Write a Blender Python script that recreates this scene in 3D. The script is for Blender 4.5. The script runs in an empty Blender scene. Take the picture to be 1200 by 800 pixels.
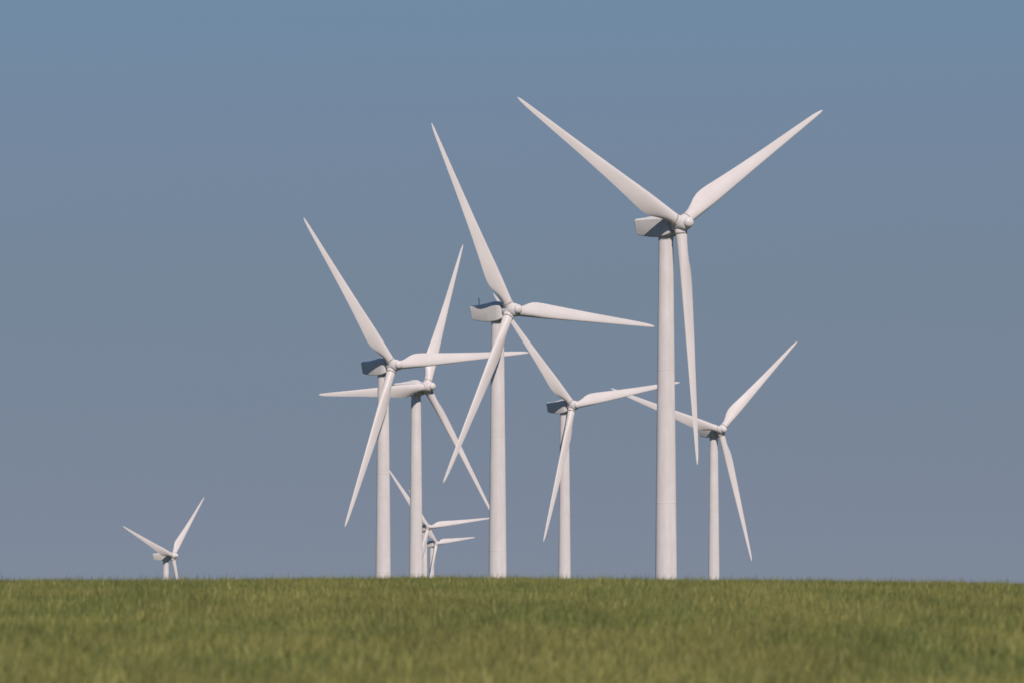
import bpy, math, random
import numpy as np
from mathutils import Matrix, Vector

R_ = math.radians
scene = bpy.context.scene
COL = scene.collection
rng = np.random.default_rng(7)

# ------------------------------------------------------------------ helpers
def link(name, verts, faces, mat, parent=None, smooth_angle=None):
    me = bpy.data.meshes.new(name)
    me.from_pydata([tuple(v) for v in verts], [], faces)
    me.validate()
    me.update()
    if smooth_angle is not None:
        me.shade_smooth()
        me.set_sharp_from_angle(angle=R_(smooth_angle))
    me.materials.append(mat)
    o = bpy.data.objects.new(name, me)
    COL.objects.link(o)
    if parent is not None:
        o.parent = parent
    return o

class Geo:
    """Collects rings and closed lofts into one mesh."""
    def __init__(self):
        self.v, self.f = [], []

    def loft(self, rings, caps=(True, True)):
        n = len(rings[0]); base = len(self.v)
        for r in rings:
            self.v += [tuple(p) for p in r]
        for i in range(len(rings) - 1):
            a, b = base + i * n, base + (i + 1) * n
            for k in range(n):
                k2 = (k + 1) % n
                self.f.append((a + k, a + k2, b + k2, b + k))
        if caps[0]:
            self.f.append(tuple(base + k for k in range(n))[::-1])
        if caps[1]:
            e = base + (len(rings) - 1) * n
            self.f.append(tuple(e + k for k in range(n)))
        return self

    def lathe(self, prof, n=48, axis='z', centre=(0, 0, 0), caps=(True, True)):
        """prof: (radius, height along the axis); axis 'z' or 'n' (towards -y)."""
        rings = []
        cx, cy, cz = centre
        for r, h in prof:
            ring = []
            for k in range(n):
                a = 2 * math.pi * k / n
                if axis == 'z':
                    ring.append((cx + r * math.cos(a), cy + r * math.sin(a), cz + h))
                else:
                    ring.append((cx + r * math.cos(a), cy - h, cz + r * math.sin(a)))
            rings.append(ring)
        return self.loft(rings, caps)

    def rod(self, a, b, r, n=8):
        a, b = Vector(a), Vector(b)
        d = (b - a).normalized()
        s = d.orthogonal().normalized(); t = d.cross(s)
        rings = [[p + r * (math.cos(2 * math.pi * k / n) * s + math.sin(2 * math.pi * k / n) * t)
                  for k in range(n)] for p in (a, b)]
        return self.loft(rings)

    def build(self, name, mat, parent=None, angle=35):
        return link(name, self.v, self.f, mat, parent, angle)

# ---------------------------------------------------------------- materials
def new_mat(name):
    m = bpy.data.materials.new(name)
    m.use_nodes = True
    nt = m.node_tree
    return m, nt, nt.nodes['Principled BSDF']

def paint(name, col, dirt, rough=0.42, scale=0.6):
    """Weathered semi-gloss paint: faint runs and cloudy soiling that belong to the surface."""
    m, nt, b = new_mat(name)
    N, L = nt.nodes, nt.links
    tc = N.new('ShaderNodeTexCoord')
    mp = N.new('ShaderNodeMapping'); mp.inputs['Scale'].default_value = (1.0, 1.0, 0.12)
    n1 = N.new('ShaderNodeTexNoise'); n1.inputs['Scale'].default_value = scale * 2.4
    n1.inputs['Detail'].default_value = 5
    n2 = N.new('ShaderNodeTexNoise'); n2.inputs['Scale'].default_value = scale * 0.5
    n2.inputs['Detail'].default_value = 3
    L.new(tc.outputs['Object'], mp.inputs['Vector'])
    L.new(mp.outputs['Vector'], n1.inputs['Vector'])
    L.new(tc.outputs['Object'], n2.inputs['Vector'])
    ad = N.new('ShaderNodeMath'); ad.operation = 'MULTIPLY'
    L.new(n1.outputs['Fac'], ad.inputs[0]); L.new(n2.outputs['Fac'], ad.inputs[1])
    rp = N.new('ShaderNodeMapRange')
    rp.inputs['From Min'].default_value = 0.12; rp.inputs['From Max'].default_value = 0.45
    L.new(ad.outputs[0], rp.inputs['Value'])
    mx = N.new('ShaderNodeMix'); mx.data_type = 'RGBA'
    mx.inputs['A'].default_value = (*dirt, 1); mx.inputs['B'].default_value = (*col, 1)
    L.new(rp.outputs['Result'], mx.inputs['Factor'])
    L.new(mx.outputs['Result'], b.inputs['Base Color'])
    b.inputs['Roughness'].default_value = rough
    b.inputs['Diffuse Roughness'].default_value = 0.55     # chalked, weathered coat
    return m

M_WHITE = paint('tower_paint', (0.70, 0.685, 0.675), (0.62, 0.60, 0.585))
M_BLADE = paint('blade_gelcoat', (0.71, 0.69, 0.675), (0.64, 0.615, 0.595), 0.45, 0.35)
M_GREY = paint('nacelle_gelcoat', (0.69, 0.685, 0.67), (0.57, 0.56, 0.54), 0.5, 0.8)
M_RING = paint('seal_ring', (0.42, 0.40, 0.37), (0.28, 0.26, 0.24), 0.6, 1.0)
M_METAL = paint('mast_metal', (0.10, 0.105, 0.11), (0.07, 0.07, 0.07), 0.5, 2.0)

# ------------------------------------------------------------------ terrain
HUB_Z, OVERHANG, TILT, BLADE_LEN = 67.0, 3.5, R_(6.0), 40.0
# base x, y, z, heading of the rotor, clockwise angle of the first blade
TURBINES = [
    ((25.45, 1881.7, -6.75), 42.5, -59.8),
    ((-2.76, 2187.4, -13.58), 45.9, -26.5),
    ((-28.81, 2545.9, -17.10), 39.9, -34.9),
    ((-23.77, 2817.7, -17.01), 48.7, -93.4),
    ((14.46, 3133.1, -16.57), 39.6, -39.9),
    ((60.08, 3389.0, -19.73), 32.8, -72.2),
    ((-44.60, 5803.5, -35.49), 35.0, 83.0),
    ((-48.19, 6843.8, -39.57), 54.0, 84.5),
    ((-152.04, 5002.7, -52.38), 58.9, -71.0),
]
CREST = 190.0

def ground_z(x, y):
    x = np.asarray(x, float); y = np.asarray(y, float)
    # the near rise: a gentle convex crop field with its brow about 190 m away
    near = -0.025 - 1.45 * (1 - y / CREST) ** 2
    side = -0.0011 * (np.clip(x, -40, 40) + 1.4) ** 2 * np.clip(y / CREST, 0, 1.3)
    near = near + side
    near = near + 0.010 * np.sin(x * 0.9 + y * 0.05) + 0.008 * np.sin(y * 0.33 + 0.4 * x)
    # the plain beyond: passes through the foot of every turbine
    w = np.full(np.broadcast(x, y).shape, 1e-9); s = w * -30.0
    for (bx, by, bz), _, _ in TURBINES:
        k = 1.0 / (((x - bx) ** 2 * 4 + (y - by) ** 2) + 30.0) ** 1.5
        w = w + k; s = s + k * bz
    far = s / w
    far = far - np.clip((y - 9000) / 30000, 0, 1) * 60
    t = np.clip((y - 400) / 900, 0, 1); t = t * t * (3 - 2 * t)
    nb = np.maximum(near, -6.0)
    return nb * (1 - t) + far * t

def axis(lo, hi, fine_lo, fine_hi, step, grow=1.18):
    a = list(np.arange(fine_lo, fine_hi + step, step))
    s = step
    while a[-1] < hi:
        s *= grow; a.append(min(a[-1] + s, hi))
    s = step
    while a[0] > lo:
        s *= grow; a.insert(0, max(a[0] - s, lo))
    return np.array(a)

ys = axis(-3000, 40000, -10, 300, 1.5)
ys = np.unique(np.concatenate([ys, np.arange(300, 7600, 60.0)] + [[b[1]] for b, _, _ in TURBINES]))
xs = axis(-20000, 20000, -30, 30, 1.5)
xs = np.unique(np.concatenate([xs, np.arange(-260, 261, 20.0)] + [[b[0]] for b, _, _ in TURBINES]))
X, Y = np.meshgrid(xs, ys)
Z = ground_z(X, Y)
nx, ny = len(xs), len(ys)
gv = np.stack([X, Y, Z], -1).reshape(-1, 3)
gf = [(j * nx + i, j * nx + i + 1, (j + 1) * nx + i + 1, (j + 1) * nx + i)
      for j in range(ny - 1) for i in range(nx - 1)]

def field_material():
    m, nt, b = new_mat('field_earth')
    N, L = nt.nodes, nt.links
    geo = N.new('ShaderNodeNewGeometry')
    n1 = N.new('ShaderNodeTexNoise'); n1.inputs['Scale'].default_value = 0.35; n1.inputs['Detail'].default_value = 8
    n2 = N.new('ShaderNodeTexNoise'); n2.inputs['Scale'].default_value = 14; n2.inputs['Detail'].default_value = 6
    for n in (n1, n2):
        L.new(geo.outputs['Position'], n.inputs['Vector'])
    m1 = N.new('ShaderNodeMix'); m1.data_type = 'RGBA'
    m1.inputs['A'].default_value = (0.050, 0.062, 0.018, 1); m1.inputs['B'].default_value = (0.085, 0.088, 0.030, 1)
    L.new(n1.outputs['Fac'], m1.inputs['Factor'])
    m2 = N.new('ShaderNodeMix'); m2.data_type = 'RGBA'
    m2.inputs['B'].default_value = (0.075, 0.060, 0.034, 1)
    r = N.new('ShaderNodeMapRange'); r.inputs['From Min'].default_value = 0.5; r.inputs['From Max'].default_value = 0.75
    L.new(n2.outputs['Fac'], r.inputs['Value'])
    L.new(r.outputs['Result'], m2.inputs['Factor']); L.new(m1.outputs['Result'], m2.inputs['A'])
    L.new(m2.outputs['Result'], b.inputs['Base Color'])
    b.inputs['Roughness'].default_value = 0.95
    b.inputs['Specular IOR Level'].default_value = 0.1
    bp = N.new('ShaderNodeBump'); bp.inputs['Strength'].default_value = 0.6; bp.inputs['Distance'].default_value = 0.05
    L.new(n2.outputs['Fac'], bp.inputs['Height']); L.new(bp.outputs['Normal'], b.inputs['Normal'])
    return m

ground = link('ground', gv, gf, field_material(), None, 60)
ground['kind'] = 'structure'

# -------------------------------------------------------- the crop of grass
def value_noise(x, y, seed):
    g = np.random.default_rng(seed).random((64, 64))
    xi = np.floor(x).astype(int); yi = np.floor(y).astype(int)
    fx = x - xi; fy = y - yi
    fx = fx * fx * (3 - 2 * fx); fy = fy * fy * (3 - 2 * fy)
    a = g[xi % 64, yi % 64]; b = g[(xi + 1) % 64, yi % 64]
    c = g[xi % 64, (yi + 1) % 64]; d = g[(xi + 1) % 64, (yi + 1) % 64]
    return (a * (1 - fx) + b * fx) * (1 - fy) + (c * (1 - fx) + d * fx) * fy

def grass_material():
    m, nt, b = new_mat('grass_leaf')
    N, L = nt.nodes, nt.links
    at = N.new('ShaderNodeAttribute'); at.attribute_name = 'leaf_colour'
    L.new(at.outputs['Color'], b.inputs['Base Color'])
    b.inputs['Roughness'].default_value = 0.55
    b.inputs['Specular IOR Level'].default_value = 0.25
    tr = N.new('ShaderNodeBsdfTranslucent')
    L.new(at.outputs['Color'], tr.inputs['Color'])
    mix = N.new('ShaderNodeMixShader'); mix.inputs['Fac'].default_value = 0.3
    L.new(b.outputs[0], mix.inputs[1]); L.new(tr.outputs[0], mix.inputs[2])
    L.new(mix.outputs[0], N['Material Output'].inputs['Surface'])
    return m

def scatter(y0, y1, density, margin):
    """Points over the wedge of field the view can take in, plus a margin at each side."""
    w1 = 0.0455 * y1 + margin
    n = int((y1 - y0) * 2 * w1 * density)
    y = rng.uniform(y0, y1, n); x = rng.uniform(-w1, w1, n)
    k = np.abs(x) < 0.0455 * y + margin
    return x[k], y[k]

GRASS_DENS = 1.0
parts = [scatter(a, b, d * GRASS_DENS, 2.5) for a, b, d in
         ((50, 70, 460), (70, 100, 420), (100, 150, 330), (150, 208, 300), (208, 228, 80))]
gx = np.concatenate([p[0] for p in parts]); gy = np.concatenate([p[1] for p in parts])
# drilled rows: leaves crowd towards lines that run across the rise, and into plants along them
gx = gx + rng.normal(0, 0.01, len(gx))
n = len(gx)
clump = value_noise(gx * 3.1 + 50, gy * 1.6 + 50, 1)
broad = 0.6 * value_noise(gx * 0.8 + 90, gy * 0.13 + 20, 2) + 0.4 * value_noise(gx * 2.1 + 30, gy * 0.3 + 60, 4)
mid = value_noise(gx * 1.7 + 20, gy * 0.5 + 70, 3)
keep = rng.random(n) < 0.45 + 0.75 * clump
gx, gy, clump, broad, mid = gx[keep], gy[keep], clump[keep], broad[keep], mid[keep]
n = len(gx)
hgt = (0.165 + 0.07 * clump + 0.04 * mid) * rng.uniform(0.68, 1.08, n)
tall = rng.random(n) < np.interp(gy, (80, 180), (0.02, 0.06))
hgt = np.where(tall, hgt * rng.uniform(1.10, 1.46, n), hgt)
wid = rng.uniform(0.0035, 0.0080, n) * np.interp(gy, (70, 200), (1.0, 1.1)) * np.where(tall, 0.8, 1.0)
ang = rng.uniform(0, 2 * math.pi, n)
lean = np.abs(rng.normal(0.0, 0.22, n)) * hgt
la = rng.normal(0.4, 1.6, n)                      # light wind from the left
dxl, dyl = np.cos(la) * lean, np.sin(la) * lean
bz = ground_z(gx, gy) - 0.01
wx, wy = np.cos(ang) * wid, np.sin(ang) * wid
droop = rng.uniform(0.0, 0.16, n) * hgt
base = np.stack([gx, gy, bz], 1)
def level(f, wf, bend):
    c = base + np.stack([dxl * bend, dyl * bend, hgt * f - droop * bend * bend], 1)
    d = np.stack([wx * wf, wy * wf, np.zeros(n)], 1)
    return c - d, c + d
a0, b0 = level(0.0, 0.8, 0.0)
a1, b1 = level(0.55, 1.0, 0.32)
t2, _ = level(1.0, 0.0, 1.0)
verts = np.stack([a0, b0, a1, b1, t2], 1).reshape(-1, 3).astype(np.float32)
o = (np.arange(n, dtype=np.int32) * 5)[:, None]
loops = (o + np.array([0, 1, 3, 2, 2, 3, 4], np.int32)).reshape(-1).astype(np.int32)
starts = (np.arange(n, dtype=np.int32)[:, None] * 7 + np.array([0, 4], np.int32)).reshape(-1)
gm = bpy.data.meshes.new('grass')
gm.vertices.add(len(verts)); gm.vertices.foreach_set('co', verts.reshape(-1))
gm.loops.add(len(loops)); gm.loops.foreach_set('vertex_index', loops)
gm.polygons.add(len(starts)); gm.polygons.foreach_set('loop_start', starts)
gm.update(calc_edges=True)
# leaf colours: mixed green, blue-green and straw leaves; the mix drifts over the field
GREEN = np.array([0.155, 0.205, 0.046]); DEEP = np.array([0.070, 0.122, 0.038])
OLIVE = np.array([0.258, 0.256, 0.074]); STRAW = np.array([0.430, 0.405, 0.150])
r = rng.random(n)
yellowing = np.clip(0.60 + 2.0 * (broad - 0.5) + 0.6 * (mid - 0.5) + np.interp(gy, (60, 80, 150, 190), (0.25, 0.05, 0.0, -0.12)), 0, 1)
c = GREEN[None] * (1 - yellowing[:, None]) + OLIVE[None] * yellowing[:, None]
# every plant has its own tone
plant = value_noise(gx * 9.0 + 10, gy * 2.6 + 40, 5)
deep = (r < 0.42 - 0.32 * yellowing)[:, None]
straw = (r > 0.93 - 0.12 * yellowing)[:, None]
c = np.where(deep, DEEP[None], c); c = np.where(straw, STRAW[None], c)
c = c * (rng.uniform(0.66, 1.32, n) * (0.62 + 0.68 * plant) * (0.82 + 0.32 * value_noise(gx * 1.3 + 5, gy * 0.11 + 33, 6)))[:, None]
tipc = c * 0.6 + np.array([0.30, 0.298, 0.088]) * 0.4
cols = np.ones((n, 5, 4), np.float32)
for i, f in enumerate((0, 0, 0.5, 0.5, 1.0)):
    cols[:, i, :3] = c * (1 - f) + tipc * f
ca = gm.color_attributes.new('leaf_colour', 'FLOAT_COLOR', 'POINT')
ca.data.foreach_set('color', cols.reshape(-1))
gm.materials.append(grass_material())
grass = bpy.data.objects.new('grass', gm); COL.objects.link(grass)
grass['kind'] = 'stuff'
grass['label'] = 'green and straw coloured grass crop covering the rise in front'
grass['category'] = 'grass'
print('grass leaves', n)

# ---------------------------------------------------------- the wind turbine
HUB_Y = -OVERHANG * math.cos(TILT)
TILT_M = Matrix.Rotation(-TILT, 4, 'X')      # nose up: the front (-y) end rises

def tower_bm():
    g = Geo()
    prof = []
    H = HUB_Z - 2.15
    for k in range(31):
        t = k / 30
        prof.append((1.89 - 0.69 * t ** 1.05, -1.5 + (H + 1.5) * t))
    g.lathe(prof, 48)
    for z in (21.0, 43.0):                    # bolted flange joints, a few mm proud
        r = 1.89 - 0.69 * (z / H) ** 1.05
        g.lathe([(r + 0.006, z - 0.10), (r + 0.010, z - 0.07), (r + 0.010, z + 0.07), (r + 0.006, z + 0.10)], 48)
    g.lathe([(1.20, H - 0.5), (1.25, H - 0.42), (1.25, H + 0.02), (1.30, H + 0.10), (1.30, H + 0.40)], 48)
    return g

def nacelle_bm():
    g = Geo(); rings = []
    #  y (0 = tower axis), half width, bottom, shoulder, roof edge height, roof half width
    for y, hw, zb, zs, zt, rw in (
            (-2.05, 1.28, -1.30, 0.98, 1.24, 0.80), (-1.80, 1.46, -1.52, 1.10, 1.40, 0.94),
            (-1.10, 1.62, -1.70, 1.20, 1.52, 1.06), (0.6, 1.66, -1.72, 1.34, 1.68, 1.12),
            (2.4, 1.66, -1.50, 1.50, 1.82, 1.12), (4.4, 1.63, -1.10, 1.66, 1.94, 1.14),
            (5.75, 1.60, -0.80, 1.76, 2.00, 1.16), (5.90, 1.52, -0.72, 1.68, 1.90, 1.10)):
        q = 0.22
        rings.append([(-hw + q, y, zb), (hw - q, y, zb), (hw - 0.06, y, zb + 0.07), (hw, y, zb + q),
                      (hw, y, zs - 0.08), (hw - 0.06, y, zs), (rw, y, zt - 0.04), (rw - 0.12, y, zt),
                      (-rw + 0.12, y, zt), (-rw, y, zt - 0.04), (-hw + 0.06, y, zs), (-hw, y, zs - 0.08),
                      (-hw, y, zb + q), (-hw + 0.06, y, zb + 0.07)])
    # the rear wall leans: its foot stands a little further forward
    rings = [[(x, y - max(0.0, (y - 3.0) / 2.9) * 0.40 * (1.9 - z) / 2.7, z) for x, y, z in r] for r in rings]
    g.loft([r[::-1] for r in rings])
    return g

def roof_hood_bm():
    g = Geo(); rings = []
    for y, hw, h in ((-1.45, 0.45, 0.02), (-1.1, 0.72, 0.34), (-0.5, 0.86, 0.56), (0.3, 0.90, 0.62),
                     (1.3, 0.86, 0.46), (2.5, 0.76, 0.26), (3.8, 0.62, 0.14), (4.5, 0.45, 0.03)):
        z0 = 1.45 + 0.09 * y
        ring = []
        for k in range(13):
            a = math.pi * k / 12
            ca, sa = math.cos(a), math.sin(a)
            ring.append((hw * math.copysign(abs(ca) ** 0.7, ca), y, z0 + (0.14 + h) * sa ** 0.7))
        rings.append(ring)
    g.loft(rings)
    return g

def weather_mast_bm():
    g = Geo()
    g.lathe([(0.10, 0), (0.075, 0.2), (0.06, 1.30), (0.09, 1.32), (0.09, 1.46), (0.03, 1.50)], 10, centre=(-0.55, 4.2, 1.86))
    g.rod((-0.55, 4.2, 2.72), (-0.55, 3.85, 2.72), 0.035)
    return g

def hub_bm():
    g = Geo()
    g.lathe([(1.02, -1.50), (1.16, -1.30), (1.30, -0.80), (1.36, -0.1), (1.34, 0.55), (1.28, 1.10),
             (1.14, 1.50), (0.92, 1.72)], 48, 'n')
    return g

def nose_cone_bm():
    g = Geo()
    prof = [(0.86, 1.55), (0.91, 1.62), (0.92, 1.90)]
    for k in range(1, 10):
        a = math.pi / 2 * k / 9
        prof.append((max(0.92 * math.cos(a), 0.01), 1.90 + 0.84 * math.sin(a)))
    g.lathe(prof, 40, 'n')
    return g

def interp(tab, r):
    return float(np.interp(r, [t[0] for t in tab], [t[1] for t in tab]))

CHORD = ((0.04, 1.90), (0.055, 1.90), (0.08, 2.05), (0.11, 2.45), (0.14, 2.90), (0.17, 3.20), (0.20, 3.28),
         (0.24, 3.18), (0.32, 2.80), (0.45, 2.28), (0.60, 1.76), (0.75, 1.32), (0.87, 0.96), (0.94, 0.72),
         (0.975, 0.50), (0.992, 0.28), (1.0, 0.07))
THICK = ((0.04, 1.0), (0.055, 1.0), (0.08, 0.86), (0.11, 0.66), (0.15, 0.46), (0.2, 0.36), (0.3, 0.28),
         (0.5, 0.22), (0.8, 0.17), (1.0, 0.15))
TWIST = ((0.04, 19.0), (0.12, 18.0), (0.2, 14.0), (0.3, 10.0), (0.45, 6.0), (0.65, 3.0), (0.85, 1.0), (1.0, 0.0))
ROUND = ((0.04, 1.0), (0.06, 1.0), (0.16, 0.0), (1.0, 0.0))

def blade_bm():
    """Span along +z, leading edge towards +x, wind from -y."""
    g = Geo(); rings = []
    rs = [0.036, 0.045, 0.055, 0.065, 0.08, 0.095, 0.11, 0.125, 0.14, 0.155, 0.17, 0.185, 0.2, 0.22, 0.24, 0.28,
          0.32, 0.38, 0.45, 0.52, 0.6, 0.68, 0.75, 0.81, 0.87, 0.91, 0.94, 0.96, 0.975, 0.985, 0.992, 0.997, 1.0]
    N = 28
    for r in rs:
        c, th = interp(CHORD, r), interp(THICK, r)
        tw = R_(interp(TWIST, r) + 1.5); rd = interp(ROUND, r)
        rd = rd * rd * (3 - 2 * rd)
        le = min(0.95, 0.5 * c) if r < 0.2 else 0.95 * (c / 3.28) ** 0.95
        ring = []
        for k in range(N):
            a = 2 * math.pi * k / N
            xc = 0.5 * (1 + math.cos(a))              # 1 = trailing edge, 0 = leading edge
            yt = 5 * th * (0.2969 * math.sqrt(xc) - 0.1260 * xc - 0.3516 * xc ** 2 + 0.2843 * xc ** 3 - 0.1036 * xc ** 4)
            s = 1 if math.sin(a) >= 0 else -1
            ya = (yt * s * (0.9 if s > 0 else 1.1)) * c
            yc = 0.5 * c * th * math.sin(a)
            x = le - xc * c
            y = ya * (1 - rd) + yc * rd
            # twist: the leading edge turns into the wind (-y)
            X_ = x * math.cos(tw) - y * math.sin(tw) * -1
            Y_ = -x * math.sin(tw) + y * math.cos(tw)
            ring.append((X_, Y_ , r * BLADE_LEN))
        rings.append(ring)
    g.loft(rings)
    return g

def collar_bm():
    g = Geo()
    g.lathe([(0.99, 0.55), (1.03, 0.70), (1.03, 1.52), (0.96, 1.56)], 40)
    return g

def seal_bm():
    g = Geo()
    g.lathe([(0.965, 1.562), (1.045, 1.575), (1.045, 1.70), (0.955, 1.72)], 40)
    return g

def empty(name, loc, rz=0.0):
    e = bpy.data.objects.new(name, None)
    e.empty_display_size = 3
    e.location = loc; e.rotation_euler = (0, 0, rz)
    COL.objects.link(e)
    return e

HUB_M = Matrix.Translation((0, HUB_Y, HUB_Z)) @ TILT_M

def set_blades(root, first_deg):
    k = 0
    for ch in [c for c in root.children if c.name.split('.')[0] in ('blade', 'hub')]:
        kind = ch.name.split('.')[0]
        a = first_deg + (120 * k if kind == 'blade' else 0)
        # clockwise seen from the front (-y): rotate about +y
        ch.matrix_local = HUB_M @ Matrix.Rotation(R_(a), 4, 'Y')
        if kind == 'blade':
            k += 1

def make_turbine():
    root = empty('wind_turbine', (0, 0, 0))
    tower_bm().build('tower', M_WHITE, root)
    nac = nacelle_bm().build('nacelle', M_GREY, root, 28)
    nac.matrix_local = Matrix.Translation((0, 0, HUB_Z - OVERHANG * math.sin(TILT))) @ TILT_M
    roof_hood_bm().build('roof_hood', M_GREY, nac, 50)
    hub = hub_bm().build('hub', M_WHITE, root, 40)
    nose_cone_bm().build('nose_cone', M_WHITE, hub, 40)
    b_me = c_me = s_me = None
    for k in range(3):
        if k == 0:
            b = blade_bm().build('blade', M_BLADE, root, 60)
            c = collar_bm().build('blade_collar', M_WHITE, b, 40)
            s = seal_bm().build('seal_ring', M_RING, b, 40)
            b_me, c_me, s_me = b.data, c.data, s.data
        else:
            b = bpy.data.objects.new('blade', b_me); COL.objects.link(b); b.parent = root
            c = bpy.data.objects.new('blade_collar', c_me); COL.objects.link(c); c.parent = b
            s = bpy.data.objects.new('seal_ring', s_me); COL.objects.link(s); s.parent = b
    return root

def copy_tree(o, parent=None):
    c = o.copy(); COL.objects.link(c); c.parent = parent
    for ch in o.children:
        copy_tree(ch, c)
    return c

LABELS = [
    'largest white wind turbine, thick tower, one blade hanging straight down beside it',
    'second tallest white turbine, thin mast standing on its sunlit nacelle side',
    'white turbine whose dark shaded nacelle sits just above another turbine\'s blade pointing level left',
    'white turbine with one blade pointing level left and a shadow across its tower top',
    'white turbine standing between the two tallest towers, its nacelle mostly in blue shade',
    'white turbine on the rightmost tower, its left blade passing behind the thickest tower',
    'small far turbine half hidden by a tower, the higher of two overlapping small rotors',
    'smallest far turbine, lower of two overlapping small rotors low over the grass',
    'far turbine standing alone at the left, only its top rising above the grass',
]
proto = make_turbine()
bpy.context.view_layer.update()
roots = [proto] + [copy_tree(proto) for _ in TURBINES[1:]]
for t, (loc, yaw, first), lab in zip(roots, TURBINES, LABELS):
    t.location = loc
    t.rotation_euler = (0, 0, R_(yaw))
    set_blades(t, first)
    t['label'] = lab; t['category'] = 'wind turbine'; t['group'] = 'wind turbines beyond the grassy rise'
for nac in roots[1].children:                  # only this one shows a mast on its roof
    if nac.name.startswith('nacelle'):
        weather_mast_bm().build('weather_mast', M_METAL, nac, 40)

# ------------------------------------------------------------ light and sky
SUN_EL, SUN_AZ = R_(38.0), R_(167.0)           # azimuth clockwise from +y
w = bpy.data.worlds.new('World'); scene.world = w
w.use_nodes = True
nt = w.node_tree
bg = nt.nodes['Background']
sky = nt.nodes.new('ShaderNodeTexSky')
sky.sky_type = 'NISHITA'; sky.sun_disc = False
sky.sun_elevation = SUN_EL; sky.sun_rotation = SUN_AZ
sky.altitude = 2000; sky.air_density = 1.0; sky.dust_density = 0.0; sky.ozone_density = 3.0
# the lowest few degrees of sky are a slate-blue haze bank: compress the model's pale
# horizon band and dim it, easing back to the plain sky higher up
tc = nt.nodes.new('ShaderNodeTexCoord')
sep = nt.nodes.new('ShaderNodeSeparateXYZ'); cmb = nt.nodes.new('ShaderNodeCombineXYZ')
mn = nt.nodes.new('ShaderNodeMath'); mn.operation = 'MINIMUM'; mn.inputs[1].default_value = 0.054
ma = nt.nodes.new('ShaderNodeMath'); ma.operation = 'MULTIPLY_ADD'; ma.inputs[1].default_value = -0.62
lk = nt.links.new
lk(tc.outputs['Generated'], sep.inputs[0])
lk(sep.outputs['X'], cmb.inputs['X']); lk(sep.outputs['Y'], cmb.inputs['Y'])
lk(sep.outputs['Z'], mn.inputs[0]); lk(mn.outputs[0], ma.inputs[0]); lk(sep.outputs['Z'], ma.inputs[2])
lk(ma.outputs[0], cmb.inputs['Z']); lk(cmb.outputs[0], sky.inputs['Vector'])
band = nt.nodes.new('ShaderNodeValToRGB')
band.color_ramp.interpolation = 'LINEAR'
el = band.color_ramp.elements
el[0].position = 0.0; el[0].color = (0.188, 0.221, 0.366, 1)
el[1].position = 0.42; el[1].color = (0.85, 0.85, 0.85, 1)
for z, c in ((0.014, (0.178, 0.213, 0.349)), (0.027, (0.178, 0.2165, 0.345)),
             (0.041, (0.181, 0.225, 0.368)), (0.050, (0.179, 0.238, 0.384)), (0.07, (0.182, 0.25, 0.405))):
    e = el.new(z); e.color = (*c, 1)
lk(sep.outputs['Z'], band.inputs['Fac'])
mul = nt.nodes.new('ShaderNodeMix'); mul.data_type = 'RGBA'; mul.blend_type = 'MULTIPLY'
mul.inputs['Factor'].default_value = 1.0
lk(sky.outputs['Color'], mul.inputs['A']); lk(band.outputs['Color'], mul.inputs['B'])
lk(mul.outputs['Result'], bg.inputs['Color'])
bg.inputs['Strength'].default_value = 0.10

sd = bpy.data.lights.new('sun', 'SUN')
sd.energy = 4.05; sd.angle = R_(0.53); sd.color = (1.0, 0.86, 0.785)
so = bpy.data.objects.new('sun', sd); COL.objects.link(so)
d = Vector((math.sin(SUN_AZ) * math.cos(SUN_EL), math.cos(SUN_AZ) * math.cos(SUN_EL), math.sin(SUN_EL)))
so.rotation_euler = d.to_track_quat('Z', 'Y').to_euler()
so.location = (0, -60, 80)

# ------------------------------------------------------------------- camera
cd = bpy.data.cameras.new('camera'); cam = bpy.data.objects.new('camera', cd); COL.objects.link(cam)
cd.sensor_fit = 'HORIZONTAL'; cd.sensor_width = 36.0
F_PX = 600 / math.tan(R_(2.575))
cd.lens = 36.0 * F_PX / 1200
cam.location = (0, 0, 0)
cam.rotation_euler = (R_(90) + math.atan((690 - 400) / F_PX), 0, 0)
cd.clip_start = 1.0; cd.clip_end = 80000
cd.dof.use_dof = True; cd.dof.focus_distance = 480; cd.dof.aperture_fstop = 10
scene.camera = cam

vs = scene.view_settings
vs.view_transform = 'Standard'; vs.look = 'None'; vs.exposure = 0.0; vs.gamma = 1.0
vs.use_curve_mapping = False
